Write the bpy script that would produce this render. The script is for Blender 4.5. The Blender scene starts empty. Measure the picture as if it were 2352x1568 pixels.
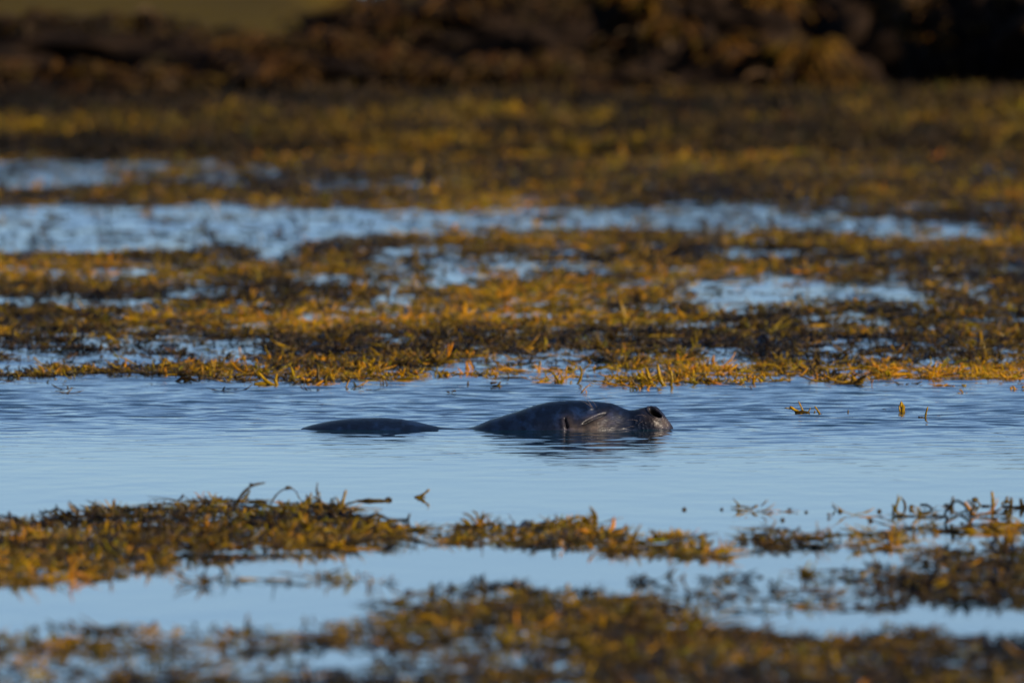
import bpy, math, random
import numpy as np
C = bpy.context.scene
COL = C.collection
R = math.radians
rng = np.random.default_rng(7)

# ------------------------------------------------------------------ camera
F = 39200.0; YH = -230.0; CX, CY = 1176.0, 784.0      # focal length and horizon row, in 2352 px wide photo units
PITCH = math.atan((CY - YH) / F)
H = 45.0 * math.tan((985 - YH) / F)
cam = bpy.data.cameras.new("camera"); co = bpy.data.objects.new("camera", cam); COL.objects.link(co)
co.location = (0, 0, H); co.rotation_euler = (math.pi/2 - PITCH, 0, 0)
cam.sensor_width = 36; cam.lens = 36 * F / 2352
cam.clip_start = 0.5; cam.clip_end = 6000
cam.dof.use_dof = True; cam.dof.focus_distance = 45.1; cam.dof.aperture_fstop = 8.5
cam.dof.aperture_blades = 9
C.camera = co
# ------------------------------------------------------------------ light
SUN_AZ, SUN_EL = R(52), R(17)      # to the right of and behind the camera
w = bpy.data.worlds.new("World"); C.world = w; w.use_nodes = True
nt = w.node_tree; bg = nt.nodes['Background']
sky = nt.nodes.new('ShaderNodeTexSky'); sky.sky_type = 'NISHITA'; sky.sun_disc = False
sky.sun_elevation = SUN_EL; sky.sun_rotation = math.pi - SUN_AZ
sky.air_density = 0.45; sky.dust_density = 0.25; sky.ozone_density = 2.2
nt.links.new(sky.outputs[0], bg.inputs[0]); bg.inputs[1].default_value = 0.088
sl = bpy.data.lights.new("sun", 'SUN'); so = bpy.data.objects.new("sun", sl); COL.objects.link(so)
sl.energy = 4.6; sl.angle = R(0.53); sl.color = (1.0, 0.85, 0.66)
so.rotation_euler = (math.pi/2 - SUN_EL, 0, SUN_AZ)
C.view_settings.view_transform = 'Standard'; C.view_settings.look = 'None'
C.view_settings.exposure = 0.25; C.view_settings.gamma = 1

# ------------------------------------------------------------------ helpers
def at(px, py, z=0.0):
    """where the sight line through photo point (px, py) meets height z"""
    px = np.asarray(px, float); py = np.asarray(py, float)
    r = (px - CX) / F; u = (CY - py) / F
    dy = math.cos(PITCH) + u * math.sin(PITCH); dz = u * math.cos(PITCH) - math.sin(PITCH)
    t = (z - H) / dz
    return r * t, dy * t
def at_d(px, py, d):
    px = np.asarray(px, float); py = np.asarray(py, float)
    r = (px - CX) / F; u = (CY - py) / F
    dy = math.cos(PITCH) + u * math.sin(PITCH); dz = u * math.cos(PITCH) - math.sin(PITCH)
    return r * d / dy, H + dz * d / dy
def to_px(x, y, z=0.0):
    f = y * math.cos(PITCH) - (z - H) * math.sin(PITCH)
    u = y * math.sin(PITCH) + (z - H) * math.cos(PITCH)
    return CX + F * x / f, CY - F * u / f
_tab = {}
def vnoise(x, y, seed=0):
    """smooth 2-D value noise 0..1"""
    if seed not in _tab: _tab[seed] = np.random.default_rng(1000 + seed).random((256, 256))
    T = _tab[seed]; x = np.asarray(x, float); y = np.asarray(y, float)
    xi = np.floor(x).astype(int); yi = np.floor(y).astype(int); fx = x - xi; fy = y - yi
    fx = fx*fx*(3-2*fx); fy = fy*fy*(3-2*fy)
    g = lambda a, b: T[a & 255, b & 255]
    return (g(xi, yi)*(1-fx)+g(xi+1, yi)*fx)*(1-fy) + (g(xi, yi+1)*(1-fx)+g(xi+1, yi+1)*fx)*fy
def fbm(x, y, seed=0, o=3):
    s = 0; a = 1; n = 0
    for k in range(o):
        s = s + a * vnoise(x * 2**k, y * 2**k, seed + k); n += a; a *= .5
    return s / n
def mesh_np(name, V, Q, mat, parent=None, col=None, smooth=True):
    V = np.asarray(V, np.float32); Q = np.asarray(Q, np.int32)
    me = bpy.data.meshes.new(name)
    me.vertices.add(len(V)); me.vertices.foreach_set('co', V.ravel())
    k = Q.shape[1]
    me.loops.add(Q.size); me.loops.foreach_set('vertex_index', Q.ravel())
    me.polygons.add(len(Q)); me.polygons.foreach_set('loop_start', np.arange(0, Q.size, k, dtype=np.int32))
    me.polygons.foreach_set('loop_total', np.full(len(Q), k, np.int32))
    me.polygons.foreach_set('use_smooth', np.full(len(Q), smooth))
    me.update(calc_edges=True)
    if col is not None:
        a = me.color_attributes.new('tint', 'FLOAT_COLOR', 'POINT')
        c4 = np.ones((len(V), 4), np.float32); c4[:, :3] = col; a.data.foreach_set('color', c4.ravel())
    me.materials.append(mat)
    o = bpy.data.objects.new(name, me); COL.objects.link(o)
    if parent is not None: o.parent = parent
    return o
def tag(o, label=None, cat=None, group=None, kind=None):
    if label: o['label'] = label
    if cat: o['category'] = cat
    if group: o['group'] = group
    if kind: o['kind'] = kind
    return o
def newmat(name):
    m = bpy.data.materials.new(name); m.use_nodes = True
    return m, m.node_tree, m.node_tree.nodes['Principled BSDF']
def N(t, typ, **kw):
    n = t.nodes.new(typ)
    for k, v in kw.items(): setattr(n, k, v)
    return n

# ------------------------------------------------------------------ materials
def water_material():
    m, t, b = newmat('sea_water'); L = t.links.new
    b.inputs['Base Color'].default_value = (0.002, 0.032, 0.050, 1)
    b.inputs['Roughness'].default_value = 0.03; b.inputs['IOR'].default_value = 1.333
    tc = N(t, 'ShaderNodeTexCoord')
    sep = N(t, 'ShaderNodeSeparateXYZ'); L(tc.outputs['Object'], sep.inputs[0])
    def noise(sc, sx=1.0, sy=1.0, det=2.0, rot=0.0, dist=0.0):
        mp = N(t, 'ShaderNodeMapping'); L(tc.outputs['Object'], mp.inputs[0])
        mp.inputs['Scale'].default_value = (sx, sy, 1); mp.inputs['Rotation'].default_value = (0, 0, rot)
        n = N(t, 'ShaderNodeTexNoise'); n.inputs['Scale'].default_value = sc; n.inputs['Detail'].default_value = det
        n.inputs['Roughness'].default_value = .5; n.inputs['Distortion'].default_value = dist
        L(mp.outputs[0], n.inputs['Vector']); return n.outputs[0]
    def math_(op, a, b_):
        n = N(t, 'ShaderNodeMath', operation=op)
        for i, v in enumerate((a, b_)):
            if isinstance(v, (int, float)): n.inputs[i].default_value = v
            else: L(v, n.inputs[i])
        return n.outputs[0]
    # where the breeze touches the lane of open water: roughness of the surface in metres
    rp = N(t, 'ShaderNodeMapRange'); L(sep.outputs['Y'], rp.inputs['Value'])
    rp.inputs['From Min'].default_value = 0; rp.inputs['From Max'].default_value = 100
    cr = N(t, 'ShaderNodeValToRGB'); L(rp.outputs[0], cr.inputs[0])
    e = cr.color_ramp.elements; cr.color_ramp.interpolation = 'LINEAR'
    stops = [(0, .02), (.36, .02), (.40, .03), (.425, .04), (.45, .05), (.50, .05), (.53, .05), (.93, .05), (1, .3)]
    e[0].position = 0; e[0].color = (stops[0][1],)*3 + (1,); e[1].position = 1; e[1].color = (stops[-1][1],)*3 + (1,)
    for p, v in stops[1:-1]:
        q = e.new(p); q.color = (v, v, v, 1)
    patch = noise(0.9, 1.0, .45, 2.0)
    pr = N(t, 'ShaderNodeMapRange'); L(patch, pr.inputs['Value'])
    pr.inputs['From Min'].default_value = .35; pr.inputs['From Max'].default_value = .65
    pr.inputs['To Min'].default_value = .45; pr.inputs['To Max'].default_value = 1.25
    amp = math_('MULTIPLY', cr.outputs[0], pr.outputs[0])
    h = math_('ADD', noise(5.0, 2.6, .8, 1.5, .10, .3), math_('MULTIPLY', noise(15.0, 1.8, .8, 1.0, -.15), .20))
    h = math_('MULTIPLY', math_('ADD', h, math_('MULTIPLY', noise(2.0, 2.2, 1.0, 1.0, .15), 1.6)), amp)
    bp = N(t, 'ShaderNodeBump'); L(h, bp.inputs['Height'])
    bp.inputs['Strength'].default_value = 1.0; bp.inputs['Distance'].default_value = 0.034
    L(bp.outputs[0], b.inputs['Normal'])
    return m
def weed_material(name, rough=0.22, trans=0.3):
    m, t, b = newmat(name); L = t.links.new
    vc = N(t, 'ShaderNodeVertexColor', layer_name='tint')
    tc = N(t, 'ShaderNodeTexCoord')
    n = N(t, 'ShaderNodeTexNoise'); n.inputs['Scale'].default_value = 90; n.inputs['Detail'].default_value = 2
    L(tc.outputs['Object'], n.inputs['Vector'])
    mr = N(t, 'ShaderNodeMapRange'); L(n.outputs[0], mr.inputs['Value'])
    mr.inputs['From Min'].default_value = .3; mr.inputs['From Max'].default_value = .7
    mr.inputs['To Min'].default_value = .72; mr.inputs['To Max'].default_value = 1.25
    mx = N(t, 'ShaderNodeVectorMath', operation='SCALE'); L(vc.outputs[0], mx.inputs[0]); L(mr.outputs[0], mx.inputs['Scale'])
    L(mx.outputs[0], b.inputs['Base Color'])
    b.inputs['Roughness'].default_value = rough; b.inputs['Specular IOR Level'].default_value = .22
    tr = N(t, 'ShaderNodeBsdfTranslucent'); L(mx.outputs[0], tr.inputs[0])
    ms = N(t, 'ShaderNodeMixShader'); ms.inputs[0].default_value = trans
    L(b.outputs[0], ms.inputs[1]); L(tr.outputs[0], ms.inputs[2])
    L(ms.outputs[0], t.nodes['Material Output'].inputs[0])
    return m
def ground_material(name, c1, c2, sc, rough=.8):
    m, t, b = newmat(name); L = t.links.new
    tc = N(t, 'ShaderNodeTexCoord')
    n = N(t, 'ShaderNodeTexNoise'); n.inputs['Scale'].default_value = sc; n.inputs['Detail'].default_value = 6
    L(tc.outputs['Object'], n.inputs['Vector'])
    cr = N(t, 'ShaderNodeValToRGB'); L(n.outputs[0], cr.inputs[0])
    cr.color_ramp.elements[0].position = .35; cr.color_ramp.elements[0].color = c1 + (1,)
    cr.color_ramp.elements[1].position = .65; cr.color_ramp.elements[1].color = c2 + (1,)
    L(cr.outputs[0], b.inputs['Base Color']); b.inputs['Roughness'].default_value = rough; b.inputs['Specular IOR Level'].default_value = .05
    bp = N(t, 'ShaderNodeBump'); L(n.outputs[0], bp.inputs['Height']); bp.inputs['Distance'].default_value = .03
    L(bp.outputs[0], b.inputs['Normal'])
    return m
def seal_material():
    m, t, b = newmat('wet_seal_fur'); L = t.links.new
    vc = N(t, 'ShaderNodeVertexColor', layer_name='tint')
    tc = N(t, 'ShaderNodeTexCoord')
    n = N(t, 'ShaderNodeTexNoise'); n.inputs['Scale'].default_value = 38; n.inputs['Detail'].default_value = 5
    L(tc.outputs['Object'], n.inputs['Vector'])
    mr = N(t, 'ShaderNodeMapRange'); L(n.outputs[0], mr.inputs['Value'])
    mr.inputs['From Min'].default_value = .3; mr.inputs['From Max'].default_value = .7
    mr.inputs['To Min'].default_value = .65; mr.inputs['To Max'].default_value = 1.4
    mx = N(t, 'ShaderNodeVectorMath', operation='SCALE'); L(vc.outputs[0], mx.inputs[0]); L(mr.outputs[0], mx.inputs['Scale'])
    L(mx.outputs[0], b.inputs['Base Color'])
    b.inputs['Roughness'].default_value = .5; b.inputs['IOR'].default_value = 1.4; b.inputs['Specular IOR Level'].default_value = .28; b.inputs['Sheen Weight'].default_value = .12; b.inputs['Sheen Roughness'].default_value = .28; b.inputs['Sheen Tint'].default_value = (.35, .65, 1, 1); b.inputs['Coat Weight'].default_value = .32; b.inputs['Coat Roughness'].default_value = .34  # blue sheen tint puts sky reflection into the fur colour
    mp = N(t, 'ShaderNodeMapping'); L(tc.outputs['Object'], mp.inputs[0]); mp.inputs['Scale'].default_value = (.35, 1, 1)
    n2 = N(t, 'ShaderNodeTexNoise'); n2.inputs['Scale'].default_value = 260; n2.inputs['Detail'].default_value = 3
    L(mp.outputs[0], n2.inputs['Vector'])
    bp = N(t, 'ShaderNodeBump'); L(n2.outputs[0], bp.inputs['Height']); bp.inputs['Distance'].default_value = .0007
    L(bp.outputs[0], b.inputs['Normal']); L(bp.outputs[0], b.inputs['Coat Normal'])
    return m
M_water = water_material()
M_weed = weed_material('wet_seaweed')
M_weed_far = weed_material('draped_seaweed', .6, .15)
M_shore = ground_material('weedy_shore', (.012, .008, .004), (.05, .032, .012), 6)
M_rock = ground_material('dark_rock', (.010, .007, .006), (.030, .018, .011), 4, .8)
M_meadow = ground_material('olive_grass', (.075, .047, .002), (.135, .088, .003), .35)
M_seal = seal_material()
m_, t_, b_ = newmat('whisker_hair'); b_.inputs['Base Color'].default_value = (.16, .12, .11, 1); b_.inputs['Roughness'].default_value = .4
M_whisk = m_

# ------------------------------------------------------------------ the setting
def grid(x0, x1, y0, y1, nx, ny, zf):
    X, Y = np.meshgrid(np.linspace(x0, x1, nx), np.linspace(y0, y1, ny)); Z = zf(X, Y)
    V = np.stack([X, Y, Z], -1).reshape(-1, 3)
    i = np.arange(nx*ny).reshape(ny, nx)
    Q = np.stack([i[:-1, :-1], i[:-1, 1:], i[1:, 1:], i[1:, :-1]], -1).reshape(-1, 4)
    return V, Q
WAVES = []
wr_ = np.random.default_rng(77)
for lam in np.geomspace(.045, .34, 56):
    a_ = wr_.normal(math.pi/2 + .2, .7); k_ = 2*math.pi/lam
    WAVES.append((k_*math.cos(a_), k_*math.sin(a_), wr_.uniform(0, 6.28), lam**1.05))
def lane_z(X, Y):
    """height of the breeze ripples on the open lane"""
    env = np.interp(Y, [38.5, 40.5, 42.2, 43.4, 44.2, 45.2, 46.5, 49.5, 51.5, 54.0, 62, 70, 90, 93], [0, .03, .08, .22, .50, .85, 1.0, .9, .5, .35, .45, .75, .75, 0])
    env = env*(.45 + 1.1*fbm(X*.9 + Y*.25, Y*.45, 81, 2))*np.clip((4.15 - np.abs(X))/.5, 0, 1)
    z = np.zeros_like(X)
    for kx, ky, ph, am in WAVES:
        k_ = math.hypot(kx, ky); z += am*np.sin(kx*X + ky*Y + ph)*(1 if k_ < 40 else np.clip((58-Y)/4, 0, 1))
    z /= math.sqrt(sum((w_[3]*math.hypot(w_[0], w_[1]))**2 for w_ in WAVES)/2)     # unit rms slope
    ring = 0
    for cx_, cy_ in ((.40, 45.0), (.05, 45.0)):
        d_ = np.hypot(X-cx_, (Y-cy_)); ring = ring + .0009*np.sin(d_*2*math.pi/.075)*np.exp(-d_/.28)
    return (z*.062*env + ring*np.clip((4.15 - np.abs(X))/.5, 0, 1))
XS = np.linspace(-4.2, 4.2, 520); YS = np.concatenate([np.arange(38.4, 56, .0142), np.arange(56, 93.3, .045)])
XX, YY = np.meshgrid(XS, YS); V = np.stack([XX, YY, lane_z(XX, YY)], -1).reshape(-1, 3)
ix = np.arange(len(V)).reshape(XX.shape); Q = np.stack([ix[:-1, :-1], ix[:-1, 1:], ix[1:, 1:], ix[1:, :-1]], -1).reshape(-1, 4); YE = float(YS[-1])
V[np.abs(V[:, 0]) > 4.19, 2] = 0; V[(V[:, 1] < 38.41) | (V[:, 1] > YE - .01), 2] = 0
n0 = len(V)
E = [(-2500, -60), (2500, -60), (2500, 38.4), (-2500, 38.4), (-2500, YE), (2500, YE), (2500, 5000), (-2500, 5000), (-4.2, 38.4), (4.2, 38.4), (4.2, YE), (-4.2, YE)]
V = np.concatenate([V, [(p[0], p[1], 0) for p in E]])
Q = np.concatenate([Q, np.array([(0, 1, 2, 3), (4, 5, 6, 7), (3, 8, 11, 4), (9, 2, 5, 10)]) + n0])
mesh_np('water', V, Q, M_water)
tag(bpy.data.objects['water'], 'calm blue sea water with a rippled lane around the seal', kind='structure')
def shore_z(X, Y):
    e = 93.2 + 1.2*(fbm(X*.5, Y*0+3, 21) - .5)
    z = np.clip((Y - e) * .020, -.12, .19) + (fbm(X*1.1, Y*.7, 24) - .5)*.07 + (vnoise(X*5, Y*4, 27)-.5)*.03
    return z - np.clip((Y - 109)*.06, 0, .8)
V, Q = grid(-9, 9, 90, 118, 220, 240, shore_z)
tag(mesh_np('shore', V, Q, M_shore), 'gently rising shore under brown seaweed', kind='structure')
def meadow_z(X, Y):
    px, _ = to_px(X, Y, .5)
    crest = .80 + .1*(fbm(X*.15, Y*.02, 31)-.5) - .52*np.exp(-((px-855)/95)**2) + .5*np.clip((px-1000)/500, 0, 1)
    return -.15 + (crest + .15)*np.clip((Y-140)/55, 0, 1)**.8 - np.clip((Y-200)*.03, 0, 2)
V, Q = grid(-40, 40, 136, 240, 300, 60, meadow_z)
tag(mesh_np('meadow', V, Q, M_meadow), 'far olive grass bank behind the rocks', kind='structure')

# ------------------------------------------------------------------ seaweed building blocks
def strap(P, W, T, side):
    """flattened tapering strap through points P (n,3), half widths W, half thickness T"""
    P = np.asarray(P, float); n = len(P)
    D = np.gradient(P, axis=0); D /= np.linalg.norm(D, axis=1)[:, None] + 1e-9
    S = np.cross(D, side); S /= np.linalg.norm(S, axis=1)[:, None] + 1e-9
    U = np.cross(S, D)
    V = np.stack([P + S*W[:, None], P + U*T[:, None], P - S*W[:, None], P - U*T[:, None]], 1).reshape(-1, 3)
    Q = []
    for i in range(n-1):
        for j in range(4):
            a = i*4 + j; b = i*4 + (j+1) % 4; Q.append((a, b, b+4, a+4))
    Q.append((3, 2, 1, 0)); Q.append(tuple((n-1)*4 + j for j in range(4)))
    return V, np.array(Q), np.repeat(np.linspace(0, 1, n), 4)
def join(parts):
    V = []; Q = []; T = []; o = 0
    for v, q, t in parts: V.append(v); Q.append(q + o); T.append(t); o += len(v)
    return np.concatenate(V), np.concatenate(Q), np.concatenate(T)
def path(p0, d0, length, n, bend, wob, r):
    P = [np.array(p0, float)]; d = np.array(d0, float); d /= np.linalg.norm(d)
    for i in range(n-1):
        P.append(P[-1] + d*length/(n-1)); d = d + np.array(bend)/(n-1) + r.normal(0, wob, 3); d /= np.linalg.norm(d)
    return np.array(P), d
def rvec(r):
    v = r.normal(0, 1, 3); return v/np.linalg.norm(v)
def proto(kind, r):
    out = []
    if kind == 'fingers':
        for k in range(r.integers(2, 5)):
            a = r.uniform(0, 6.28); tl = r.uniform(.1, .7)
            P, d = path((r.normal(0, .008), r.normal(0, .008), -.006), (math.cos(a)*tl, math.sin(a)*tl, 1), r.uniform(.025, .062), 5, (r.normal(0, .3), r.normal(0, .3), -.1), .06, r)
            w0 = r.uniform(.0028, .0052)
            out.append(strap(P, w0*np.array([.9, 1.1, 1.0, .8, .45]), np.full(5, .0016), rvec(r)))
    elif kind == 'fork':
        a = r.uniform(0, 6.28)
        P, d = path((0, 0, -.006), (math.cos(a)*.6, math.sin(a)*.6, 1), r.uniform(.018, .03), 4, (0, 0, 0), .1, r)
        w0 = r.uniform(.003, .005); s = rvec(r)
        out.append(strap(P, w0*np.array([.8, 1, 1, 1.1]), np.full(4, .0017), s))
        for sg in (-1, 1):
            dd = d + rvec(r)*.6 + np.array([sg*.5, 0, 0])
            P2, d2 = path(P[-1], dd, r.uniform(.015, .03), 4, (0, 0, .2), .1, r)
            out.append(strap(P2, w0*np.array([.9, 1.2, 1.0, .5]), np.full(4, .0016), s))
    elif kind == 'sprawl':
        for k in range(r.integers(2, 4)):
            a = r.uniform(0, 6.28)
            P, d = path((r.normal(0, .015), r.normal(0, .015), .002), (math.cos(a), math.sin(a), .15), r.uniform(.05, .11), 6, (r.normal(0, .5), r.normal(0, .5), r.uniform(-.1, .9)), .10, r)
            w0 = r.uniform(.003, .006); W = w0*np.array([.7, 1, .9, 1.25, .9, .4])
            out.append(strap(P, W, np.array([.0016, .0018, .0018, .004, .0018, .001]), rvec(r)*.3 + np.array([0, 0, 1])))
    elif kind == 'flat':
        for k in range(3):
            a = r.uniform(0, 6.28)
            P, d = path((r.normal(0, .03), r.normal(0, .03), r.uniform(.0, .007)), (math.cos(a), math.sin(a), 0), r.uniform(.08, .16), 6, (r.normal(0, .8), r.normal(0, .8), 0), .08, r)
            P[:, 2] = np.clip(P[:, 2], .0005, .012)
            W = r.uniform(.003, .006)*np.array([.7, 1, 1, 1.2, .9, .5])
            out.append(strap(P, W, np.array([.0015, .002, .0045, .002, .0018, .001]), np.array([0, .05, 1.0])))
    elif kind == 'pods':
        for k in range(r.integers(3, 6)):
            a = r.uniform(0, 6.28); L_ = r.uniform(.014, .026)
            P, d = path((r.normal(0, .016), r.normal(0, .016), r.uniform(-.004, .012)), (math.cos(a), math.sin(a), r.uniform(-.2, 1.4)), L_, 5, (0, 0, 0), .02, r)
            w0 = r.uniform(.0035, .0065)
            out.append(strap(P, w0*np.array([.35, .9, 1.05, .85, .3]), w0*.75*np.array([.35, .9, 1.05, .85, .3]), rvec(r)))
    elif kind == 'hang':
        for k in range(4):
            a = r.uniform(-1, 1)
            P, d = path((r.normal(0, .04), r.normal(0, .015), .02), (a, .25, .8), r.uniform(.10, .2), 6, (0, .6, -2.6), .12, r)
            W = r.uniform(.005, .009)*np.array([.7, 1, 1, 1.2, .9, .5])
            out.append(strap(P, W, np.full(6, .003), rvec(r)))
    return join(out)
pr_ = np.random.default_rng(11)
PROTO = {k: [proto(k, pr_) for _ in range(n)] for k, n in (('fingers', 12), ('fork', 10), ('sprawl', 12), ('flat', 10), ('pods', 12), ('hang', 10))}
PAL = np.array([(.007, .005, .003), (.024, .015, .006), (.078, .047, .007), (.19, .118, .005), (.48, .28, .004), (.62, .29, .005)])
def pal(v):
    v = np.clip(v, 0, .999)*(len(PAL)-1); i = v.astype(int); f = (v - i)[:, None]
    return PAL[i]*(1-f) + PAL[np.minimum(i+1, len(PAL)-1)]*f
def scatter(name, X, Y, Z, S, kinds, tone, mat, parent=None, tilt=.25, nrm=None, r=rng, zs=None, mul=(1, 1, 1)):
    """many fronds merged in one mesh; kinds = array of prototype names"""
    Vs = []; Qs = []; Cs = []; off = 0
    kinds = np.asarray(kinds)
    for kd in np.unique(kinds):
        ids = np.where(kinds == kd)[0]; pv = r.integers(0, len(PROTO[kd]), len(ids))
        for p in range(len(PROTO[kd])):
            I = ids[pv == p]
            if not len(I): continue
            V, Q, T = PROTO[kd][p]
            a = r.uniform(0, 6.283, len(I)) if nrm is None else nrm[I] + r.normal(0, .4, len(I))
            ca, sa = np.cos(a), np.sin(a); s = S[I]
            tx, ty = r.normal(0, tilt, len(I)), r.normal(0, tilt, len(I))
            if kd == 'flat': tx = tx*.15; ty = ty*.15
            if kd == 'hang': tx = tx*.3; ty = ty*.3
            vx = V[None, :, 0]*s[:, None]; vy = V[None, :, 1]*s[:, None]; vz = V[None, :, 2]*s[:, None]
            if zs is not None: vz = vz*zs[I][:, None]
            x = vx*ca[:, None] - vy*sa[:, None]; y = vx*sa[:, None] + vy*ca[:, None]
            x = x + vz*tx[:, None]; y = y + vz*ty[:, None]
            P = np.stack([x + X[I][:, None], y + Y[I][:, None], vz + Z[I][:, None]], -1).reshape(-1, 3)
            nv = len(V)
            q = (Q[None] + (np.arange(len(I))*nv)[:, None, None]).reshape(-1, 4) + off
            tn = tone[I][:, None] + (T[None] - .5)*.28
            hue = r.normal(0, 1, len(I))
            c = pal(tn.ravel())
            hh = np.repeat(hue, nv)[:, None]
            c = c*np.clip(1 + hh*np.array([.13, -.02, -.1]), .55, 1.6)
            c = c*np.array(mul)
            pale = np.repeat(r.random(len(I)) < .06, nv)[:, None]
            c = np.where(pale, c*.5 + np.array([.10, .065, .035])*.9, c)
            Vs.append(P); Qs.append(q); Cs.append(c); off += len(P)
    return mesh_np(name, np.concatenate(Vs), np.concatenate(Qs), mat, parent, np.concatenate(Cs))

# ------------------------------------------------------------------ where the weed floats (edges in photo units, laid on the water plane)
def inpoly(px, py, poly):
    poly = np.array(poly, float); c = np.zeros(px.shape, bool); n = len(poly); j = n-1
    for i in range(n):
        xi, yi = poly[i]; xj, yj = poly[j]
        k = ((yi > py) != (yj > py)) & (px < (xj-xi)*(py-yi)/(yj-yi+1e-12) + xi); c ^= k; j = i
    return c
def band(up, lo): return list(up) + list(reversed(lo))
BEDS = {   # name: list of (density, polygon)
 'left': [
   (1.0, band([(-400,1200),(0,1197),(100,1192),(200,1178),(300,1168),(450,1158),(600,1152),(700,1162),(760,1180),(860,1200),(960,1222)],
              [(-400,1300),(0,1300),(200,1300),(330,1290),(420,1278),(600,1268),(800,1262),(900,1252),(960,1250)])),
   (.55, band([(-400,1290),(0,1290),(200,1290),(360,1280)], [(-400,1350),(0,1345),(180,1335),(300,1322),(400,1312)])),
   (.55, band([(700,1162),(760,1156),(820,1180)], [(700,1200),(820,1215)])),
   (.95, band([(950,1222),(1050,1210),(1150,1205),(1250,1206),(1370,1212)], [(950,1254),(1100,1250),(1230,1260),(1400,1268)])),
   (.85, band([(1360,1216),(1450,1232),(1560,1240),(1640,1255),(1672,1262)], [(1380,1262),(1450,1272),(1560,1282),(1640,1280),(1672,1270)]))],
 'islets': [
   (.75, band([(1702,1230),(1760,1222),(1850,1226),(1925,1232)], [(1700,1250),(1780,1258),(1850,1256),(1932,1258)])),
   (.7, band([(1955,1232),(2040,1226),(2100,1238)], [(1952,1250),(2030,1256),(2115,1250)])),
   (.22, band([(1930,1215),(2352,1200),(2800,1200)], [(1930,1240),(2352,1235),(2800,1230)])),
   (.05, band([(1690,1168),(2800,1150)], [(1690,1186),(2800,1190)]))],
 'right': [
   (1.0, band([(2070,1322),(2130,1312),(2230,1300),(2300,1272),(2352,1262),(2800,1240)], [(2060,1350),(2130,1375),(2200,1388),(2352,1392),(2800,1400)])),
   (.35, band([(2120,1262),(2200,1262),(2352,1240),(2800,1220)], [(2100,1300),(2250,1300),(2800,1260)])),
   (.5, band([(2022,1330),(2050,1330)], [(2022,1375),(2056,1372)])),
   (.14, band([(1450,1320),(1700,1320),(2060,1300)], [(1450,1390),(1750,1408),(2060,1400)]))],
 'strip': [
   (.8, band([(-400,1475),(0,1476),(150,1478),(400,1482),(560,1478),(640,1480)], [(-400,1498),(0,1496),(200,1498),(420,1500),(640,1502)])),
   (.13, band([(-400,1440),(640,1440)], [(-400,1520),(700,1520)])),
   (.22, band([(430,1325),(880,1325)], [(430,1350),(880,1350)])),
   (.35, band([(650,1462),(760,1440),(860,1440),(900,1470)], [(650,1500),(760,1490),(900,1498)]))],
 'front': [
   (1.0, band([(880,1440),(930,1405),(1000,1392),(1100,1372),(1200,1382),(1350,1386),(1480,1382),(1560,1412),(1700,1440),(1850,1466),(2000,1478),(2100,1452),(2200,1458),(2352,1476),(2800,1480)],
              [(880,1478),(1000,1490),(1100,1482),(1280,1490),(1400,1560),(1500,1600),(1700,1600),(2352,1600),(2800,1600)])),
   (1.0, band([(-400,1600),(0,1590),(230,1580),(260,1548),(420,1540),(560,1552),(600,1575),(760,1580),(900,1556),(1100,1540),(1400,1535),(2800,1540)], [(-400,1800),(2800,1800)])),
   (.25, band([(860,1478),(1300,1480)], [(860,1540),(1300,1540)])),
   (.13, band([(-400,1520),(800,1520)], [(-400,1570),(800,1570)])),
   (.3, band([(880,1380),(1000,1350),(1100,1340),(1250,1352),(1400,1350),(1520,1370)], [(880,1410),(1100,1380),(1300,1390),(1560,1400)]))],
}
POOLS = [  # openings in the wide bed behind the lane: (how empty, polygon)
  (1.0, band([(-400,372),(0,372),(150,364),(420,362)], [(-400,445),(0,445),(120,440),(240,430),(300,400),(420,384)])),
  (.75, band([(400,362),(640,380)], [(240,430),(420,430),(560,440),(650,420)])),
  (.75, band([(680,408),(1060,410)], [(720,446),(1050,440)])),
  (1.0, band([(-400,478),(0,478),(500,472),(640,480),(900,484),(1110,490)], [(-400,580),(0,576),(200,583),(400,578),(540,576),(690,572),(750,560),(860,546),(1110,542)])),
  (.95, band([(1100,482),(1500,474),(1700,468),(1850,492),(2250,512),(2290,530)], [(1100,540),(1300,530),(1500,530),(1700,538),(1800,532),(1950,546),(2200,556),(2290,550)])),
  (1.0, [(540,560),(700,555),(680,604),(580,600)]), (.8, [(830,572),(1030,572),(1040,612),(830,610)]),
  (.7, [(830,618),(1100,612),(1120,640),(840,645)]), (.5, [(1120,600),(1420,595),(1440,632),(1130,640)]),
  (1.0, band([(1560,650),(1700,637),(1850,643),(2130,660)], [(1600,690),(1700,697),(1850,692),(2110,700)])),
  (.35, band([(1500,640),(2250,640)], [(1500,720),(2250,720)])),
  (.85, band([(-400,680),(0,680),(350,682)], [(-400,712),(0,710),(350,714)])),
  (.65, band([(600,704),(1000,700),(1520,706)], [(620,742),(1000,736),(1520,738)])),
  (.9, band([(180,772),(420,768),(610,790)], [(190,832),(400,842),(620,838)])),
  (.55, band([(-400,780),(180,770)], [(-400,842),(180,842)])),
  (.70, band([(1850,792),(2210,788)], [(1830,850),(2200,850)])),
  (.9, band([(960,860),(1060,822),(1180,812),(1330,820),(1440,850)], [(960,900),(1450,900)])),
  (.5, band([(1500,850),(1800,855),(1960,862),(1860,880)], [(1500,880),(1860,900)])),
  (.6, [(2280,690),(2700,690),(2700,714),(2290,712)]), (.5, [(1930,590),(2120,592),(2120,612),(1930,612)]),
  (.55, [(1470,368),(1620,366),(1620,392),(1480,392)]), (.45, [(1900,395),(2352,400),(2352,425),(1950,425)]),
  (.5, [(1900,520),(2352,540),(2352,560),(1980,556)])]
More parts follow.
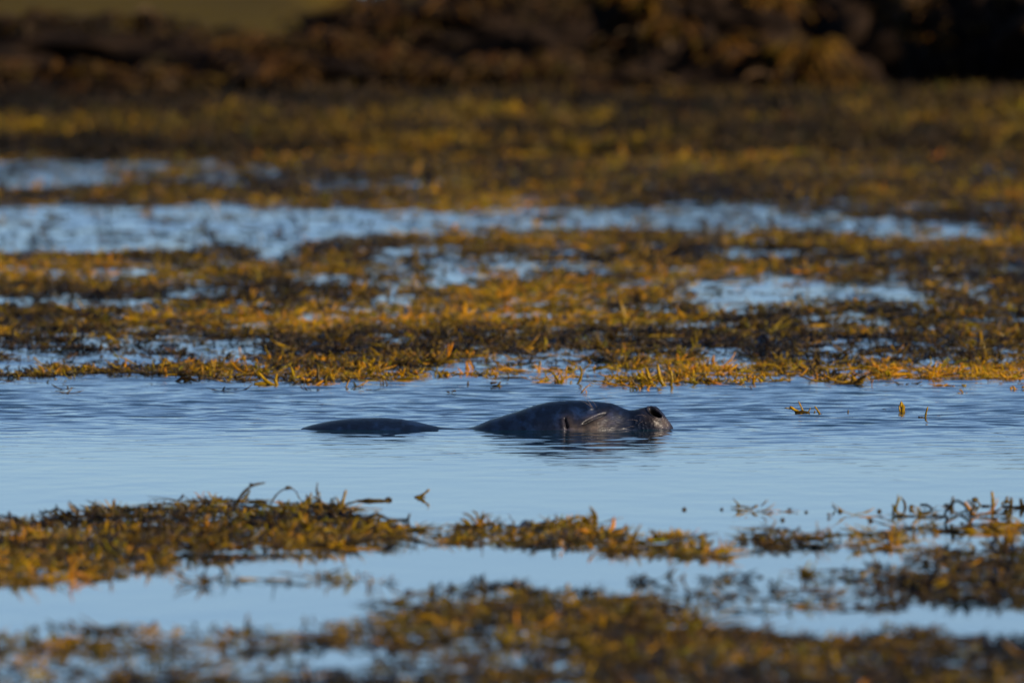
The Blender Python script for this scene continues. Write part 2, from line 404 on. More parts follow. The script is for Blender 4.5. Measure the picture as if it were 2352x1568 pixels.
MID_LO = [(-400,874),(0,874),(200,866),(400,876),(600,884),(900,882),(1000,870),(1250,880),(1450,890),(1700,886),(1860,878),(1950,886),(2100,876),(2352,880),(2800,880)]
def sample(n_try, y0, y1, per_m2):
    """random candidates spread evenly on the ground between rows y0..y1, with the chance of keeping one"""
    px = rng.uniform(-330, 2680, n_try); py = rng.uniform(y0, y1, n_try)
    return px, py
def thin(px, py, rate_px, cap_m2):
    """rate_px: fronds per 1024-wide pixel; cap per square metre"""
    x, y = at(px, py); dA = (y/17066.)*(y*y/(17066.*H))
    return np.minimum(rate_px, cap_m2*dA)
def fill(polyset, y0, y1, rate, cap):
    area = 3010*(y1-y0)*(1024/2352.)**2; n = int(area*rate)
    px, py = sample(n, y0, y1, None)
    wx = px + (fbm(px/60., py/14., 41)-.5)*50; wy = py + (fbm(px/45., py/20., 45)-.5)*16
    D = np.zeros(n)
    for d, pg in polyset: D = np.maximum(D, d*inpoly(wx, wy, pg))
    clump = fbm(px/26., py/7., 51)
    streak = vnoise(px/110., py/9., 57)*.65 + vnoise(px/40., py/6., 58)*.35
    D = np.where(D > .9, D*(1 - .9*np.clip((streak - .62)*14, 0, 1)), D)
    hole = vnoise(px/22., py/5.5, 59)
    D = np.where(D > .6, D*(1 - .92*np.clip((hole-.66)*12, 0, 1)), D)
    D = np.where(D > .6, D*np.clip(-.45 + 2.2*clump, .04, 1), D*np.clip((clump-.38)*5.0, 0, 1.4))
    keep = rng.random(n) < D*thin(px, py, rate, cap)/rate
    return px[keep], py[keep], D[keep]
def bed(name, label, px, py, D, big=1.0, lift=0.0):
    n = len(px); x, y = at(px, py)
    lump = fbm(x*2.6, y*.9, 61); lump2 = fbm(x*9, y*4, 66)
    dens = np.clip(D, 0, 1)
    Z = np.clip((lump-.45)*.06, 0, .018)*(dens > .45)*(rng.random(n)**.6)*big
    S = (0.45 + .35*rng.random(n) + .25*(rng.random(n) < .04))*big
    near = np.clip((py-1000)/200, 0, 1); S = S*(1-.08*near)
    zs = np.where(rng.random(n) < .07, 1.35, .45 + .6*lump2)
    u = rng.random(n)
    kinds = np.where(u < .11, 'fingers', np.where(u < .24, 'fork', np.where(u < .58, 'sprawl', np.where(u < .84, 'pods', 'flat'))))
    limp = rng.random(n) < .07; kinds = np.where(limp, 'sprawl', kinds); S = np.where(limp, S*1.7, S); zs = np.where(limp, zs*.42, zs)
    patch = fbm(x*1.1 + 7, y*.30, 71)
    tone = .36 + lift + (patch-.5)*.9 + (fbm(x*9, y*3.5, 75)-.5)*.9 + rng.normal(0, .18, n) - .1*limp + (zs > 1.2)*.22 + .22*np.clip((py-810)/50, 0, 1)*(py < 950)  # far bed's front edge raised in tone as a painted golden glow
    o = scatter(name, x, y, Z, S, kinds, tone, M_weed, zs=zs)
    tag(o, label, 'seaweed', 'floating beds of brown seaweed', 'stuff'); return o
cnt = 0
for key, (y0, y1), lab in (('left', (1140, 1360), 'long brown seaweed mat reaching in from the left just in front of the seal'),
                           ('islets', (1140, 1270), 'small ragged islets of seaweed in a line right of the long mat'),
                           ('right', (1210, 1420), 'dark seaweed mat at the right edge below the seaweed loop'),
                           ('strip', (1320, 1530), 'thin dark strip of seaweed low at the left'),
                           ('front', (1330, 1800), 'broad blurred seaweed bed nearest the camera')):
    px, py, D = fill(BEDS[key], y0, y1, .30 if y0 < 1300 else .22, 1500)
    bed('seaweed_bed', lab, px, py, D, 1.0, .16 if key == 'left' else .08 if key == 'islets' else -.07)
def mid(y0, y1, rate, big, lab):
    n = int(3010*(y1-y0)*(1024/2352.)**2*rate)
    px = rng.uniform(-330, 2680, n); py = rng.uniform(y0, y1, n)
    k = y0 / 700.
    wx = px + (fbm(px/70., py/12., 141)-.5)*60; wy = py + (fbm(px/60., py/12., 145)-.5)*14
    D = np.ones(n)
    for d, pg in POOLS: D = np.where(inpoly(wx, wy, pg), np.minimum(D, 1-d*.93), D)
    lo = np.interp(wx, [p[0] for p in MID_LO], [p[1] for p in MID_LO]); D = np.where(wy > lo-4, D*.012, D*(1-.40*np.clip((wy-lo+40)/30, 0, 1)))
    clump = fbm(px/30., py/7., 151)
    streak = vnoise(px/150., py/10., 157)*.7 + vnoise(px/50., py/6., 158)*.3
    D = D*(1 - .93*np.clip((streak - .565)*14, 0, 1)*(py > 560))
    D = np.where(D > .9, np.clip(-.25 + 1.9*clump, .03, 1), D*np.clip((clump-.28)*4.0, 0, 1.6))
    keep = rng.random(n) < D
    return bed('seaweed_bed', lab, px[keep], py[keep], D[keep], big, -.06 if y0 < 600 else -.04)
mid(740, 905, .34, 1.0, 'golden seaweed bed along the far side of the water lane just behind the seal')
mid(600, 740, .30, 1.1, 'wide seaweed bed in the middle distance, broken by thin strips of water')
mid(455, 600, .36, 1.2, 'blurred seaweed bed around the long pale pool')
mid(352, 455, .46, 1.5, 'farthest floating seaweed bed at the foot of the shore')

# ------------------------------------------------------------------ weed lying on the shore
n = 16000
x = rng.uniform(-5.2, 5.2, n); y = rng.uniform(92.6, 106, n); z = shore_z(x, y)
patch = fbm(x*.9, y*.5, 171)
ky = rng.random(n)
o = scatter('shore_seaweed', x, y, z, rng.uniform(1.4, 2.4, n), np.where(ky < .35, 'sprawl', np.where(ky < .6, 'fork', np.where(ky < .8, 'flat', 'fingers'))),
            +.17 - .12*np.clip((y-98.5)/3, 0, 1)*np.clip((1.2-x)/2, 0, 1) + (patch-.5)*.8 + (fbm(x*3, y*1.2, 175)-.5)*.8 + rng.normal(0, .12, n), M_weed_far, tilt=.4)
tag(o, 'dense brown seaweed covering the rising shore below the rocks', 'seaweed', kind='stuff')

# ------------------------------------------------------------------ rocks
def rock(label, px, top, halfw, d, dep=.6, seed=0, weed=.5, tone=.2, zmin=-9, pw=2.4):
    xc, zt = at_d(px, top, d); hw = halfw*d/F
    nu, nv = 90, 60
    U, Vv = np.meshgrid(np.linspace(0, 2*np.pi, nu, endpoint=False), np.linspace(-.25*np.pi, .5*np.pi, nv))
    def se(c, p): return np.sign(c)*np.abs(c)**(2./p)
    X = se(np.cos(Vv), pw)*se(np.cos(U), 2.2); Y = se(np.cos(Vv), pw)*se(np.sin(U), 2.2); Z = se(np.sin(Vv), pw)
    nz = (fbm(X*2.2 + seed*3.1 + 20, Y*2.2 + Z*2.9 + 20, 200 + seed, 4) - .5)
    k = 1 + 1.3*nz + .25*(fbm(X*6+9, Z*6+Y*6+9, 260+seed)-.5)
    X = X*hw*k; Y = Y*dep*k; h = zt - .15; Z = .15 + Z*h*(1 + .25*nz) - .12*0
    P = np.stack([X, Y, Z], -1)
    V = P.reshape(-1, 3)
    i = np.arange(nu*nv).reshape(nv, nu)
    Q = np.stack([i[:-1], np.roll(i[:-1], -1, 1), np.roll(i[1:], -1, 1), i[1:]], -1).reshape(-1, 4)
    o = mesh_np('weedy_rock', V, Q, M_rock); o.location = (float(xc), d, 0)
    tag(o, label, 'rock', 'weed covered rocks along the shore')
    # weed draped in clumps; thinned below zmin so dark rock deepens the shade
    m = int(900*hw*weed*2)
    r = np.random.default_rng(500+seed)
    iv = r.integers(3, nv-1, m); iu = r.integers(0, nu, m)
    cl = fbm(iu/9. + seed, iv/7., 230 + seed)
    kp = r.random(m) < np.clip((cl-.47)*5, .03, 1)*np.where(P[iv, iu][:, 2] > zmin, 1, .08); iv, iu = iv[kp], iu[kp]
    Pp = P[iv, iu]; ang = np.arctan2(Pp[:, 1], Pp[:, 0]) - np.pi/2
    c = cl[kp]
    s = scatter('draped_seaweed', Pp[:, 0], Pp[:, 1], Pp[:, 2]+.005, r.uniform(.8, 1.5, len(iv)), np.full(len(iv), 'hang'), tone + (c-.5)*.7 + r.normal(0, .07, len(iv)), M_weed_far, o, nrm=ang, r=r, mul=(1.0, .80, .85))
    s['kind'] = 'stuff'
    return o
rock('broad dark weedy rock at the upper left', 180, 70, 560, 105.5, .9, 1, .4, .12)
rock('low weed covered ledge in front of the broad left rock', 110, 182, 330, 103.2, .5, 2, .5, .20)
rock('sloping weedy rock between the broad left rock and the big middle rock', 690, 115, 310, 104.6, .9, 3, .5, .20)
rock('big dark middle rock rising out of the top of the picture', 1080, 5, 400, 107.2, .8, 4, .6, .16, zmin=.50)
rock('low brown hummock below the big middle rock', 1180, 165, 330, 103.9, .4, 5, .5, .20)
rock('rounded rock with a golden weedy shoulder right of centre', 1620, -40, 235, 105.3, .55, 6, 1.1, .32, zmin=.35)
rock('small weedy lump at the foot of the golden shouldered rock', 1840, 135, 70, 104.6, .25, 7, 1.0, .34)
rock('black rock set back in the deep shadow of the gap', 1930, -60, 240, 109.5, .7, 8, .12, .03)  # weed sparse and near black, deepening the gap's shade by colour
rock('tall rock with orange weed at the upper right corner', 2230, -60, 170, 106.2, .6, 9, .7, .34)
rock('added rock behind the orange weeded corner rock, shadowing the gap', 2330, -150, 300, 109.0, .6, 11, .1, .05)  # extra rock added to block the sun from the gap
rock('tall dark rock beyond the right edge', 2640, -120, 300, 105.0, .9, 10, .4, .15)

# ------------------------------------------------------------------ single sprigs of weed standing in open water
def sprig(label, px, py, strands, tone=.6, extra_z=0, name='seaweed_sprig', group='single seaweed sprigs poking out of the water'):
    """strands: list of (points [(dx, dz)] in photo units relative to (px, py), half width px, tone shift)"""
    x0, y0 = at(px, py); x0 = float(x0); y0 = float(y0); k = y0/F
    parts = []; cols = []
    r = np.random.default_rng(int(px*7+py))
    for pts, hw, dt in strands:
        pts = np.array(pts, float); t = np.linspace(0, 1, len(pts)); tt = np.linspace(0, 1, max(7, 3*len(pts)))
        P = np.stack([np.interp(tt, t, pts[:, 0])*k, r.normal(0, .0012, len(tt)).cumsum() + r.uniform(-.006, .006), np.interp(tt, t, pts[:, 1])*k], -1)
        P[1:-1] = (P[:-2] + 2*P[1:-1] + P[2:])/4
        W = hw*k*(1.05 - .5*tt**2)*(1 + .18*np.sin(tt*17 + px))
        v, q, T = strap(P, W, W*.55, np.array([.1, 1.0, .1]))
        parts.append((v, q, T)); cols.append(pal(np.clip(tone + dt + (T-.5)*.15 + r.normal(0, .03, len(T)), 0, 1)))
    V, Q, T = join(parts)
    o = mesh_np(name, V, Q, M_weed, col=np.concatenate(cols)); o.location = (x0, y0, 0)
    tag(o, label, 'seaweed', group); return o
sprig('golden forked sprig, leftmost of those right of the seal', 1842, 948, [([(0,-3),(-14,5),(-28,15)],4,.1), ([(4,-2),(0,10),(-8,27)],2,.1), ([(-10,4),(-17,8),(-40,12)],2,0), ([(12,-3),(20,12)],1.6,-.1), ([(-16,0),(4,3),(18,-1)],4,-.35), ([(28,-3),(30,5)],1.8,-.1)], .72)
sprig('thin leaning golden strand just right of the forked sprig', 1886, 952, [([(0,-3),(-8,10),(-15,20)],2.4,0), ([(-6,-1),(3,1)],3,-.4)], .7)
sprig('tiny brown tip between the leaning strand and the far sprigs', 1948, 950, [([(0,-3),(0,9)],1.8,0)], .5)
sprig('small dark bead of weed left of the stout sprig', 2031, 944, [([(-6,-1),(0,3),(7,-1)],3.5,0)], .25)
sprig('stout golden sprig with a pointed top right of the seal', 2073, 948, [([(0,-4),(1,14),(-4,24)],5.5,0), ([(-6,2),(-8,18)],2,.1), ([(-4,14),(-3,27)],2,.1)], .70)
sprig('upright orange strand, rightmost in the open lane', 2125, 960, [([(0,-4),(2,12),(6,26)],2.4,0), ([(-16,1),(-4,0),(3,-1)],3,-.35)], .66)
# on the near mat
sprig('long bent strand rising from the left mat, kinked to the right', 535, 1165, [([(0,-6),(10,16),(26,36),(42,50),(56,54),(74,57)],3.4,0), ([(40,50),(46,54)],5,-.1)], .36)
sprig('thin arched strand with a bladder standing on the left mat', 620, 1158, [([(0,-4),(8,14),(24,32),(44,39),(58,34),(68,14)],1.8,0), ([(36,37),(43,39),(50,37)],4.2,.1)], .34)
sprig('knobbly upright stalk on the right end of the left mat', 725, 1160, [([(0,-6),(4,14),(2,34),(4,52)],2.4,0), ([(2,14),(-6,22)],2.2,0), ([(4,24),(9,32)],2,0), ([(-10,-2),(6,2)],6,.1)], .42)
sprig('golden two pronged stalk right of the knobbly stalk', 785, 1166, [([(0,-6),(2,14),(10,42)],4.2,.1), ([(-2,-4),(-6,10),(-12,24)],3.2,0), ([(-14,-3),(14,-3)],4,-.3)], .58)
sprig('flat brown strand lying right of the two pronged stalk', 850, 1150, [([(-30,-1),(-6,3),(20,2),(42,1)],3.4,0)], .40)
sprig('small dark bead right of the flat strand', 893, 1148, [([(-7,0),(0,4),(7,0)],4.2,0)], .28)
sprig('golden hook shaped sprig pointing right at the tip of the left mat', 966, 1142, [([(-12,-1),(0,3),(8,8),(20,19)],3.8,0), ([(-14,0),(4,-2),(12,-1)],4,-.1)], .62)
sprig('looped dark strand lying below the hook shaped sprig', 860, 1194, [([(-10,-8),(-14,4),(-2,14),(16,10),(30,2),(60,0),(78,2)],4.0,0), ([(76,0),(82,16)],3,.05), ([(-2,10),(8,20)],3,.1)], .24)
sprig('dark curled strand rising at the far left of the left mat', 130, 1186, [([(34,-8),(16,10),(2,18),(-14,12),(-40,8)],3.6,0), ([(2,16),(-2,28)],2.4,0), ([(-20,10),(-28,18)],2,0)], .16)
sprig('orange tuft with a hooked top on the near mat right of centre', 1335, 1212, [([(30,-6),(34,18),(22,44)],4.5,0), ([(34,14),(36,28),(20,50)],3,0), ([(26,2),(8,26),(-14,26),(-50,8)],4,-.05), ([(20,-6),(6,16),(2,22)],6,0), ([(10,-6),(-8,16)],5,-.1), ([(28,20),(14,34)],2.4,0)], .60)
sprig('feathery tuft left of the tall stub on the near mat', 1095, 1206, [([(0,-4),(-14,22),(-32,28)],3,0), ([(4,-4),(2,26),(-10,34)],3,0), ([(8,-4),(16,22),(30,26)],3,0), ([(6,-2),(10,18),(16,32)],2.6,0), ([(-8,-4),(-24,12),(-38,14)],2.8,0)], .58)
sprig('golden clump of stubs near the right end of the long mat', 1610, 1262, [([(0,-8),(4,20),(-2,36)],7,0), ([(-14,-6),(-20,20),(-30,30)],4,.05), ([(12,-6),(20,14),(30,22)],5,-.05), ([(-44,-6),(-44,22)],5,.1), ([(20,-6),(10,26)],4,0)], .58)
# right hand sprigs
sprig('dark diamond shaped loop of strap weed at the right', 2195, 1192, [([(-16,-4),(-26,12),(-20,22),(-6,40),(4,44),(20,34),(38,12),(28,-6)],3.6,-.05), ([(-10,10),(-8,30),(-6,52)],4.4,.25), ([(34,10),(42,32),(28,44)],4,.12), ([(-26,30),(-18,36)],4,0), ([(14,8),(16,14)],4,.05)], .18)
sprig('tall upright golden strand right of the diamond loop', 2280, 1162, [([(0,-6),(1,14),(-2,34)],4.2,.12), ([(-26,0),(-6,1)],3.4,-.4)], .58)
sprig('stubby forked clump near the right edge beside the tall strand', 2314, 1163, [([(4,-4),(10,10),(8,22)],4,0), ([(-4,8),(0,24)],3.6,.1), ([(-14,0),(14,1)],3.6,-.3), ([(-8,10),(6,12)],4,0)], .45)
sprig('small brown bead between the diamond loop and the tall strand', 2240, 1156, [([(-6,6),(0,11),(6,7)],5.5,0), ([(0,-2),(0,6)],1.5,0)], .36)
sprig('dark ragged clump cut by the right edge', 2362, 1166, [([(-34,-2),(-10,4),(10,2)],5,-.1), ([(-14,0),(-18,22)],5,.1), ([(0,0),(-4,28)],6,0), ([(8,0),(14,20)],5,0)], .34)
sprig('small leaning tip at the left end of the right hand sprigs', 2078, 1164, [([(2,-4),(0,10),(-6,20)],3.2,0)], .40)
sprig('short brown nub beside the small leaning tip', 2094, 1168, [([(-4,0),(0,8),(5,2)],4,0)], .42)
sprig('flat dark arch of weed left of the diamond loop', 2132, 1168, [([(-18,9),(-4,9),(6,4),(10,-2)],3.2,0), ([(-12,-1),(0,-1)],2.6,.05)], .14)
sprig('low dark pod of weed below the diamond loop', 2200, 1220, [([(-34,0),(-12,3),(4,5),(24,3),(46,1)],4.4,0), ([(-60,0),(-42,4),(-30,0)],4,0)], .16)
for i, (px, py, s, l) in enumerate([(1572,1170,4,'dark bead of weed alone in the open water below the muzzle'), (1658,1170,3,'tiny bead of weed alone left of the three far beads'), (1798,1194,4,'round dark bead below the three far beads'),
      (1852,1176,3,'tiny dark bead above the islets'), (1930,1174,4.5,'dark bead midway along the row right of the islets'), (2000,1196,4.6,'round dark bead left of the right mat'), (2020,1174,4,'brown pointed bead at the end of the row')]):
    sprig(l, px, py, [([(-s,0),(0,s*.9),(s,0)], s*.8, 0), ([(0,0),(s*.2,s*1.6)], s*.35, .1)], .3, group='beads of weed on open water')
# the bright uprights along the front edge of the far bed
sprig('three tall golden fingers leaning left behind the seal snout', 1490, 886, [([(12,-4),(2,14),(-6,42)],5.2,0), ([(8,-4),(-12,16),(-26,34)],3.4,-.04), ([(38,-4),(26,16),(20,50)],5,.02), ([(50,-2),(54,16),(51,36)],4,-.05), ([(-56,-2),(-42,0),(-24,-4)],5,-.15), ([(-18,-3),(-14,8)],6,-.04), ([(0,-4),(2,4)],6,.12)], .72)
sprig('forked golden sprig with a wet glint above the seal brow', 1286, 880, [([(0,-4),(-6,12),(-18,26)],4,0), ([(2,-4),(6,10),(2,22)],3,0)], .68)
sprig('curved golden strand right of the glinting sprig', 1328, 882, [([(-4,-4),(6,12),(8,34),(2,42)],3,0), ([(-18,-4),(-16,8)],2.6,0)], .66)
sprig('low dark floating scrap above the seal head', 1142, 890, [([(-12,0),(2,4),(12,0)],4,0), ([(0,2),(8,14)],2.6,.1), ([(-16,10),(0,12)],2.5,0)], .42)
sprig('tiny tip left of the low dark scrap', 1075, 884, [([(0,-3),(0,9)],2.2,0)], .5)
sprig('golden bushy clump at the seaweed edge left of the open gap', 1016, 866, [([(0,-4),(-10,14)],4,0), ([(0,-4),(16,8)],4,.05), ([(-8,-2),(0,10),(14,12)],4,0), ([(2,-4),(-2,-12)],2,-.2)], .62)
sprig('bright curved fronds low at the seaweed edge above the seal back', 610, 882, [([(20,-4),(0,8),(-18,28)],4.5,.05), ([(-26,-2),(-8,2),(14,0)],5,.05), ([(26,-3),(22,10),(26,24)],4,.08), ([(-12,10),(-30,40)],2,-.1)], .70)
sprig('stout dark red frond standing behind the bright curved fronds', 735, 882, [([(0,-4),(-4,20),(-6,46)],4.5,0), ([(14,-4),(12,16),(26,30)],3.6,.1), ([(-16,-4),(-12,10)],4,0)], .42)
sprig('dark arched frond at the left part of the seaweed edge', 430, 876, [([(-26,-2),(-10,10),(10,6),(28,-3)],4,0), ([(0,6),(10,14)],3,0), ([(-8,0),(6,6)],5,.1)], .20)
sprig('dark ragged scrap at the seaweed edge upper right of the seal', 1960, 884, [([(-40,-1),(-10,3),(20,2)],3.6,0), ([(0,0),(16,14),(30,22)],4,-.1), ([(10,0),(24,8)],4,.15)], .30)

# ------------------------------------------------------------------ the seal
S4 = 4096/2352.
def seal():
    sc = 45.0/(F*S4)        # metres per photo pixel of the 4096 wide picture, at the seal
    c1 = lambda cx, cy: ((1100 + .7228*cx), (1500 + .7228*cy)); c2 = lambda cx, cy: (1850 + .38265*cx, 1550 + .38265*cy)
    W0 = 1714.0
    back = [(60,330),(100,312),(130,296),(160,285),(200,272),(300,250),(400,238),(500,232),(600,232),(700,239),(800,257),(870,275),(930,287),(1000,290),(1060,291)]
    head = [(0,425),(80,410),(140,392),(200,368),(300,325),(450,275),(600,230),(700,195),(800,165),(900,142),(1000,130),(1100,125),(1250,126),(1400,136),(1500,146),(1560,155),(1620,175),(1680,205),(1740,225),(1790,223),(1850,205),(1900,192),(1950,188),(1990,181),(2020,184),(2060,214),(2100,258),(2135,310),(2165,350),(2190,385),(2204,412),(2210,440)]
    pts = [c1(*p) for p in back] + [c2(*p) for p in head]
    px = np.array([(p[0]-2048)*sc for p in pts]); pz = np.array([(W0-p[1])*sc for p in pts])
    # rear of the body, under water
    px = np.concatenate([[px[0]-.75, px[0]-.62, px[0]-.45, px[0]-.25, px[0]-.1], px]); pz = np.concatenate([[-.20, -.14, -.10, -.06, -.03], pz])
    nx, na = 900, 520
    # more rings towards the face
    xs0, xs1 = px[0], px[-1]
    u = np.linspace(0, 1, nx); xs = np.interp(u, [0, .12, .4, 1], [xs0, -.56, .0, xs1 - 1e-4])
    top = np.interp(xs, px, pz)
    k = np.exp(-np.linspace(-2, 2, 9)**2); k /= k.sum()
    ts = np.convolve(np.pad(top, 4, mode='edge'), k, 'valid')
    k2 = np.exp(-np.linspace(-2, 2, 17)**2); k2 /= k2.sum()
    ts2 = np.convolve(np.pad(top, 8, mode='edge'), k2, 'valid'); a = np.clip((xs - .1)/.1, 0, 1); top = ts2*(1-a) + ts*a
    X2 = lambda cx: (1850 + .38265*cx - 2048)*sc
    Z2 = lambda cy: (W0 - 1550 - .38265*cy)*sc
    nose = xs1
    wx = [xs0, xs0+.06, xs0+.3, -.56, -.40, -.20, -.08, X2(300), X2(700), X2(1100), X2(1400), X2(1600), X2(1760), X2(1900), X2(2000), X2(2080), X2(2140), X2(2185), nose]
    ww = [.02, .06, .12, .17, .19, .185, .15, .125, .118, .108, .096, .078, .058, .054, .052, .045, .035, .022, .004]
    hw = np.interp(xs, wx, ww); hw = np.convolve(np.pad(hw, 8, mode='edge'), k2, 'valid'); hw[-8:] = np.minimum(hw[-8:], np.linspace(hw[-9], .004, 8))
    bx = [xs0, xs0+.1, -.56, -.2, X2(300), X2(1100), X2(1500), X2(1760), X2(1950), X2(2100), X2(2180), nose]
    bz = [-.22, -.28, -.42, -.40, -.25, -.150, -.125, -.090, -.075, -.060, -.040, -.010]
    bot = np.interp(xs, bx, bz)
    cz = top*.42 + bot*.58; cz = np.minimum(cz, top - .006)
    th = np.linspace(0, 2*np.pi, na, endpoint=False)
    # dense sampling on the flanks
    ct, st = np.cos(th), np.sin(th)
    pwr = np.interp(xs, [-.3, X2(1500), X2(1900), nose], [2.0, 2.15, 2.2, 2.0])[:, None]
    cc = np.sign(ct)[None]*np.abs(ct)[None]**(2/pwr); ss = np.sign(st)[None]*np.abs(st)[None]**(2/pwr)
    Xg = np.repeat(xs[:, None], na, 1)
    yaw = np.interp(xs, [-.1, nose], [0, -.035])[:, None]
    Yl = hw[:, None]*ss
    up = ct[None] > 0
    Zg = cz[:, None] + np.where(up, (top-cz)[:, None], (cz-bot)[:, None])*cc
    sgn = np.sign(ss)
    # displacement: outward from the ring centre
    rn = np.stack([Yl/(hw[:, None]**2+1e-6), (Zg-cz[:, None])/(np.abs(np.where(up, (top-cz)[:, None], (cz-bot)[:, None]))**2+1e-6)], 0)
    rn /= np.linalg.norm(rn, axis=0)+1e-9
    side = np.clip(np.abs(rn[0])*1.6, 0, 1)      # features sit on the flanks, both sides
    disp = np.zeros_like(Xg)
    tint = np.zeros(Xg.shape + (3,)); tint[:] = (.003, .009, .028)  # coat colour carries a painted blue sky sheen
    def seg(ax, az, bx_, bz_):
        """distance across / along a line between two points given in face-crop units"""
        ax, az, bx2, bz2 = X2(ax), Z2(az), X2(bx_), Z2(bz_)
        L = math.hypot(bx2-ax, bz2-az); ux, uz = (bx2-ax)/L, (bz2-az)/L
        s = (Xg-ax)*ux + (Zg-az)*uz; n = -(Xg-ax)*uz + (Zg-az)*ux
        return s/L, n
    def gs(v, w): return np.exp(-(v/w)**2)
    def win(s, e=.12): return 1/(1+np.exp(-(s)/e*2.5))/(1+np.exp(-(1-s)/e*2.5))
    def blob(cx, cy, rx, ry, ang=0.0):
        dx = Xg - X2(cx); dz = Zg - Z2(cy); c, s = math.cos(R(ang)), math.sin(R(ang)); q = .38265*sc
        return np.exp(-(((dx*c+dz*s)/(rx*q))**2 + ((-dx*s+dz*c)/(ry*q))**2))
    # eye: closed slit, swollen lid above and pouch below
    s, n_ = seg(1265, 362, 1490, 258); wv = win(s)
    n_ = n_ + .0025*np.sin(np.clip(s, 0, 1)*np.pi)*-1
    disp += side*wv*(-.0080*gs(n_, .0030) + .0012*gs(n_-.0095, .0110) + .0022*gs(n_+.0100, .008))
    # brow
    disp += side*(.0048*blob(1335, 214, 38, 11, 12) - .0025*blob(1370, 245, 60, 14, 12))
    # ear slit with a raised fold behind it
    s, n_ = seg(1092, 402, 1068, 300); wv = win(s, .1)
    disp += side*wv*(-.0075*gs(n_, .0028) + .0042*gs(n_-.0095, .0075))
    disp += side*(-.005*blob(1090, 385, 22, 40))
    # hollow between cheek and muzzle, full cheek
    disp += side*(-.0055*blob(1640, 330, 110, 90) + .003*blob(1380, 400, 190, 70) + .003*blob(1100, 430, 160, 60))
    # muzzle pad
    disp += side*(.010*blob(1990, 355, 150, 75, -12))
    r = np.random.default_rng(5)
    for row in range(5):
        for c in range(8):
            cx = 1800 + c*46 + row*9 + r.normal(0, 7); cy = 300 + row*27 + c*5 + r.normal(0, 5)
            if ((cx-2010)/100)**2 + ((cy-252)/75)**2 < 1: continue
            disp += side*.0020*blob(cx, cy, 13, 10)*r.uniform(.2, 1.2)
    disp += side*(.003*blob(1745, 392, 40, 9, 6) - .002*blob(1745, 408, 50, 8, 6))
    # nostril: deep oval with a thick rim
    q = .38265*sc; dx = Xg - X2(2008); dz = Zg - Z2(256); a = R(-36); c, s_ = math.cos(a), math.sin(a)
    e = np.sqrt(((dx*c+dz*s_)/(70*q))**2 + ((-dx*s_+dz*c)/(32*q))**2)
    hole = 1/(1+np.exp((e-.95)*15))
    sd = np.clip(np.abs(rn[0])*2.6, 0, 1)
    disp += sd*(-.022*hole + .0034*gs(e-1.32, .22))
    # crease from nostril to lip
    s, n_ = seg(2068, 300, 2145, 400); disp += side*win(s)*(-.0035*gs(n_, .0022) + .002*gs(n_-.006, .004) )
    # soft folds over the neck
    for cx in (420, 690, 300): 
        disp += side*.0014*np.sin((Xg-X2(cx))*70 + Zg*40)*blob(cx, 360, 150, 90)
    disp += .0009*(fbm(Xg*60+9, Zg*60+9, 301)-.5)*2*np.clip((Xg+.6)/.3, 0, 1)
    near_nose = np.clip((nose-Xg)/.012, 0, 1)
    disp *= near_nose
    Yf = Yl + rn[0]*disp + yaw; Zf = Zg + rn[1]*disp
    # colouring: dark coat blued with painted sky sheen, browner cheeks and muzzle, dark nostril skin and eye slit deepened with painted shade
    br = np.clip(.95*blob(1330, 405, 260, 75, 8) + .45*blob(1420, 300, 140, 60, 20) + .6*blob(1100, 340, 70, 70) + .95*blob(2050, 350, 150, 75, -15) + .4*blob(1950, 210, 110, 40), 0, 1)
    mot = fbm(Xg*90+3, Zg*90+5, 311)
    br = np.clip(br*(.55 + .9*mot), 0, 1)[..., None]
    tint = tint*(1-br) + np.array([.042, .031, .026])*br
    spot = np.clip((fbm(Xg*42+3, Zg*55+5, 321)-.50)*6, 0, 1)[..., None]
    tint = tint*(1 + 1.1*spot)
    tint = tint*(1-np.clip(1.2-(e[..., None]-.95)*6, 0, 1)*.96)
    s, n_ = seg(1265, 362, 1490, 258); tint = tint*(1-.93*(win(s)*gs(n_, .0040))[..., None])
    V = np.stack([Xg, Yf, Zf], -1).reshape(-1, 3)
    i = np.arange(nx*na).reshape(nx, na)
    Q = np.stack([i[:-1], i[1:], np.roll(i[1:], -1, 1), np.roll(i[:-1], -1, 1)], -1).reshape(-1, 4)
    e0 = bpy.data.objects.new('seal', None); COL.objects.link(e0)
    body = mesh_np('body', V, Q, M_seal, e0, tint.reshape(-1, 3))
    # closed end caps
    import bmesh
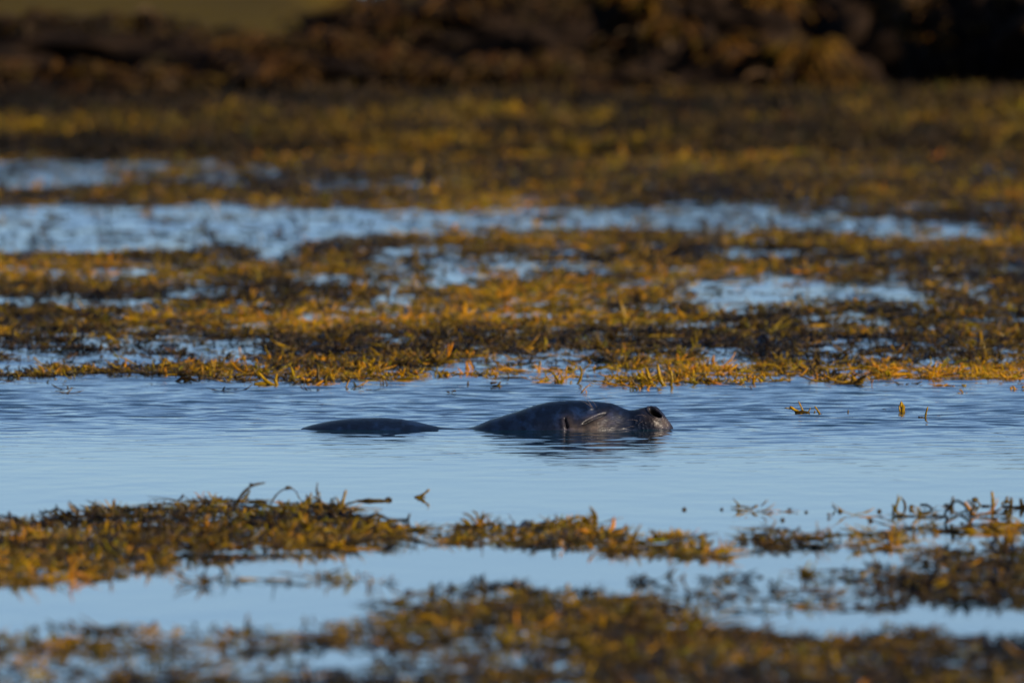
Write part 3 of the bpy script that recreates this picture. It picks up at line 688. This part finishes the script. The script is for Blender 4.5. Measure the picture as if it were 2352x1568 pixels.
    bm = bmesh.new(); bm.from_mesh(body.data); bmesh.ops.holes_fill(bm, edges=[e_ for e_ in bm.edges if e_.is_boundary]); bmesh.ops.recalc_face_normals(bm, faces=bm.faces); bm.to_mesh(body.data); bm.free()
    def surf(cx, cy):
        x, z = X2(cx), Z2(cy); A = Yf.copy(); A[(ss > 0)] = 9
        j = np.argmin((Xg-x)**2 + (Zf-z)**2 + np.where(ss > 0, 9, 0)); return Xg.flat[j], Yf.flat[j], Zf.flat[j]
    def whisker(pts, rad, yoff):
        x0, y0, z0 = surf(*pts[0]); n = len(pts); P = []
        for k_, p in enumerate(pts):
            P.append((X2(p[0]), y0 + .002 + (yoff*(k_/(n-1))), Z2(p[1])))
        P = np.array(P); t = np.linspace(0, 1, n); tt = np.linspace(0, 1, 14)
        P = np.stack([np.interp(tt, t, P[:, j]) for j in range(3)], -1)
        for _ in range(2): P[1:-1] = (P[:-2] + 2*P[1:-1] + P[2:])/4
        W = rad*(1 - .75*tt)
        v, q_, T = strap(P, W, W, np.array([.1, 1.0, .2])); mesh_np('whisker', v, q_, M_whisk, e0)
    wr = .00030
    for p in ([(1358,205),(1320,165),(1270,130),(1190,100)], [(1362,195),(1325,140),(1250,60),(1140,12)], [(1402,192),(1380,150),(1330,95),(1230,45)], [(1350,190),(1300,100),(1245,55)]):
        whisker(p, wr*1.3, -.012)
    for p in ([(1500,152),(1490,110),(1440,65),(1350,48)], [(1525,155),(1505,115),(1470,80),(1430,60)], [(1542,155),(1535,125),(1510,105)]):
        whisker(p, wr, .0)
    for p in ([(1835,335),(1800,320),(1760,316),(1710,322)], [(1910,300),(1880,268),(1870,250)], [(1925,290),(1900,270),(1850,268),(1815,272)], [(2150,322),(2180,312),(2205,308)], [(2160,345),(2190,328),(2240,326)], [(2170,358),(2215,352),(2255,372)], [(1800,390),(1760,388),(1700,402)], [(1890,330),(1860,345),(1830,372)]):
        whisker(p, wr, -.012)
    x0, y0 = at(CX, 985.5); e0.location = (0, float(y0), 0)
    tag(e0, 'dark wet seal floating with its head and back above the rippled water', 'seal')
seal()
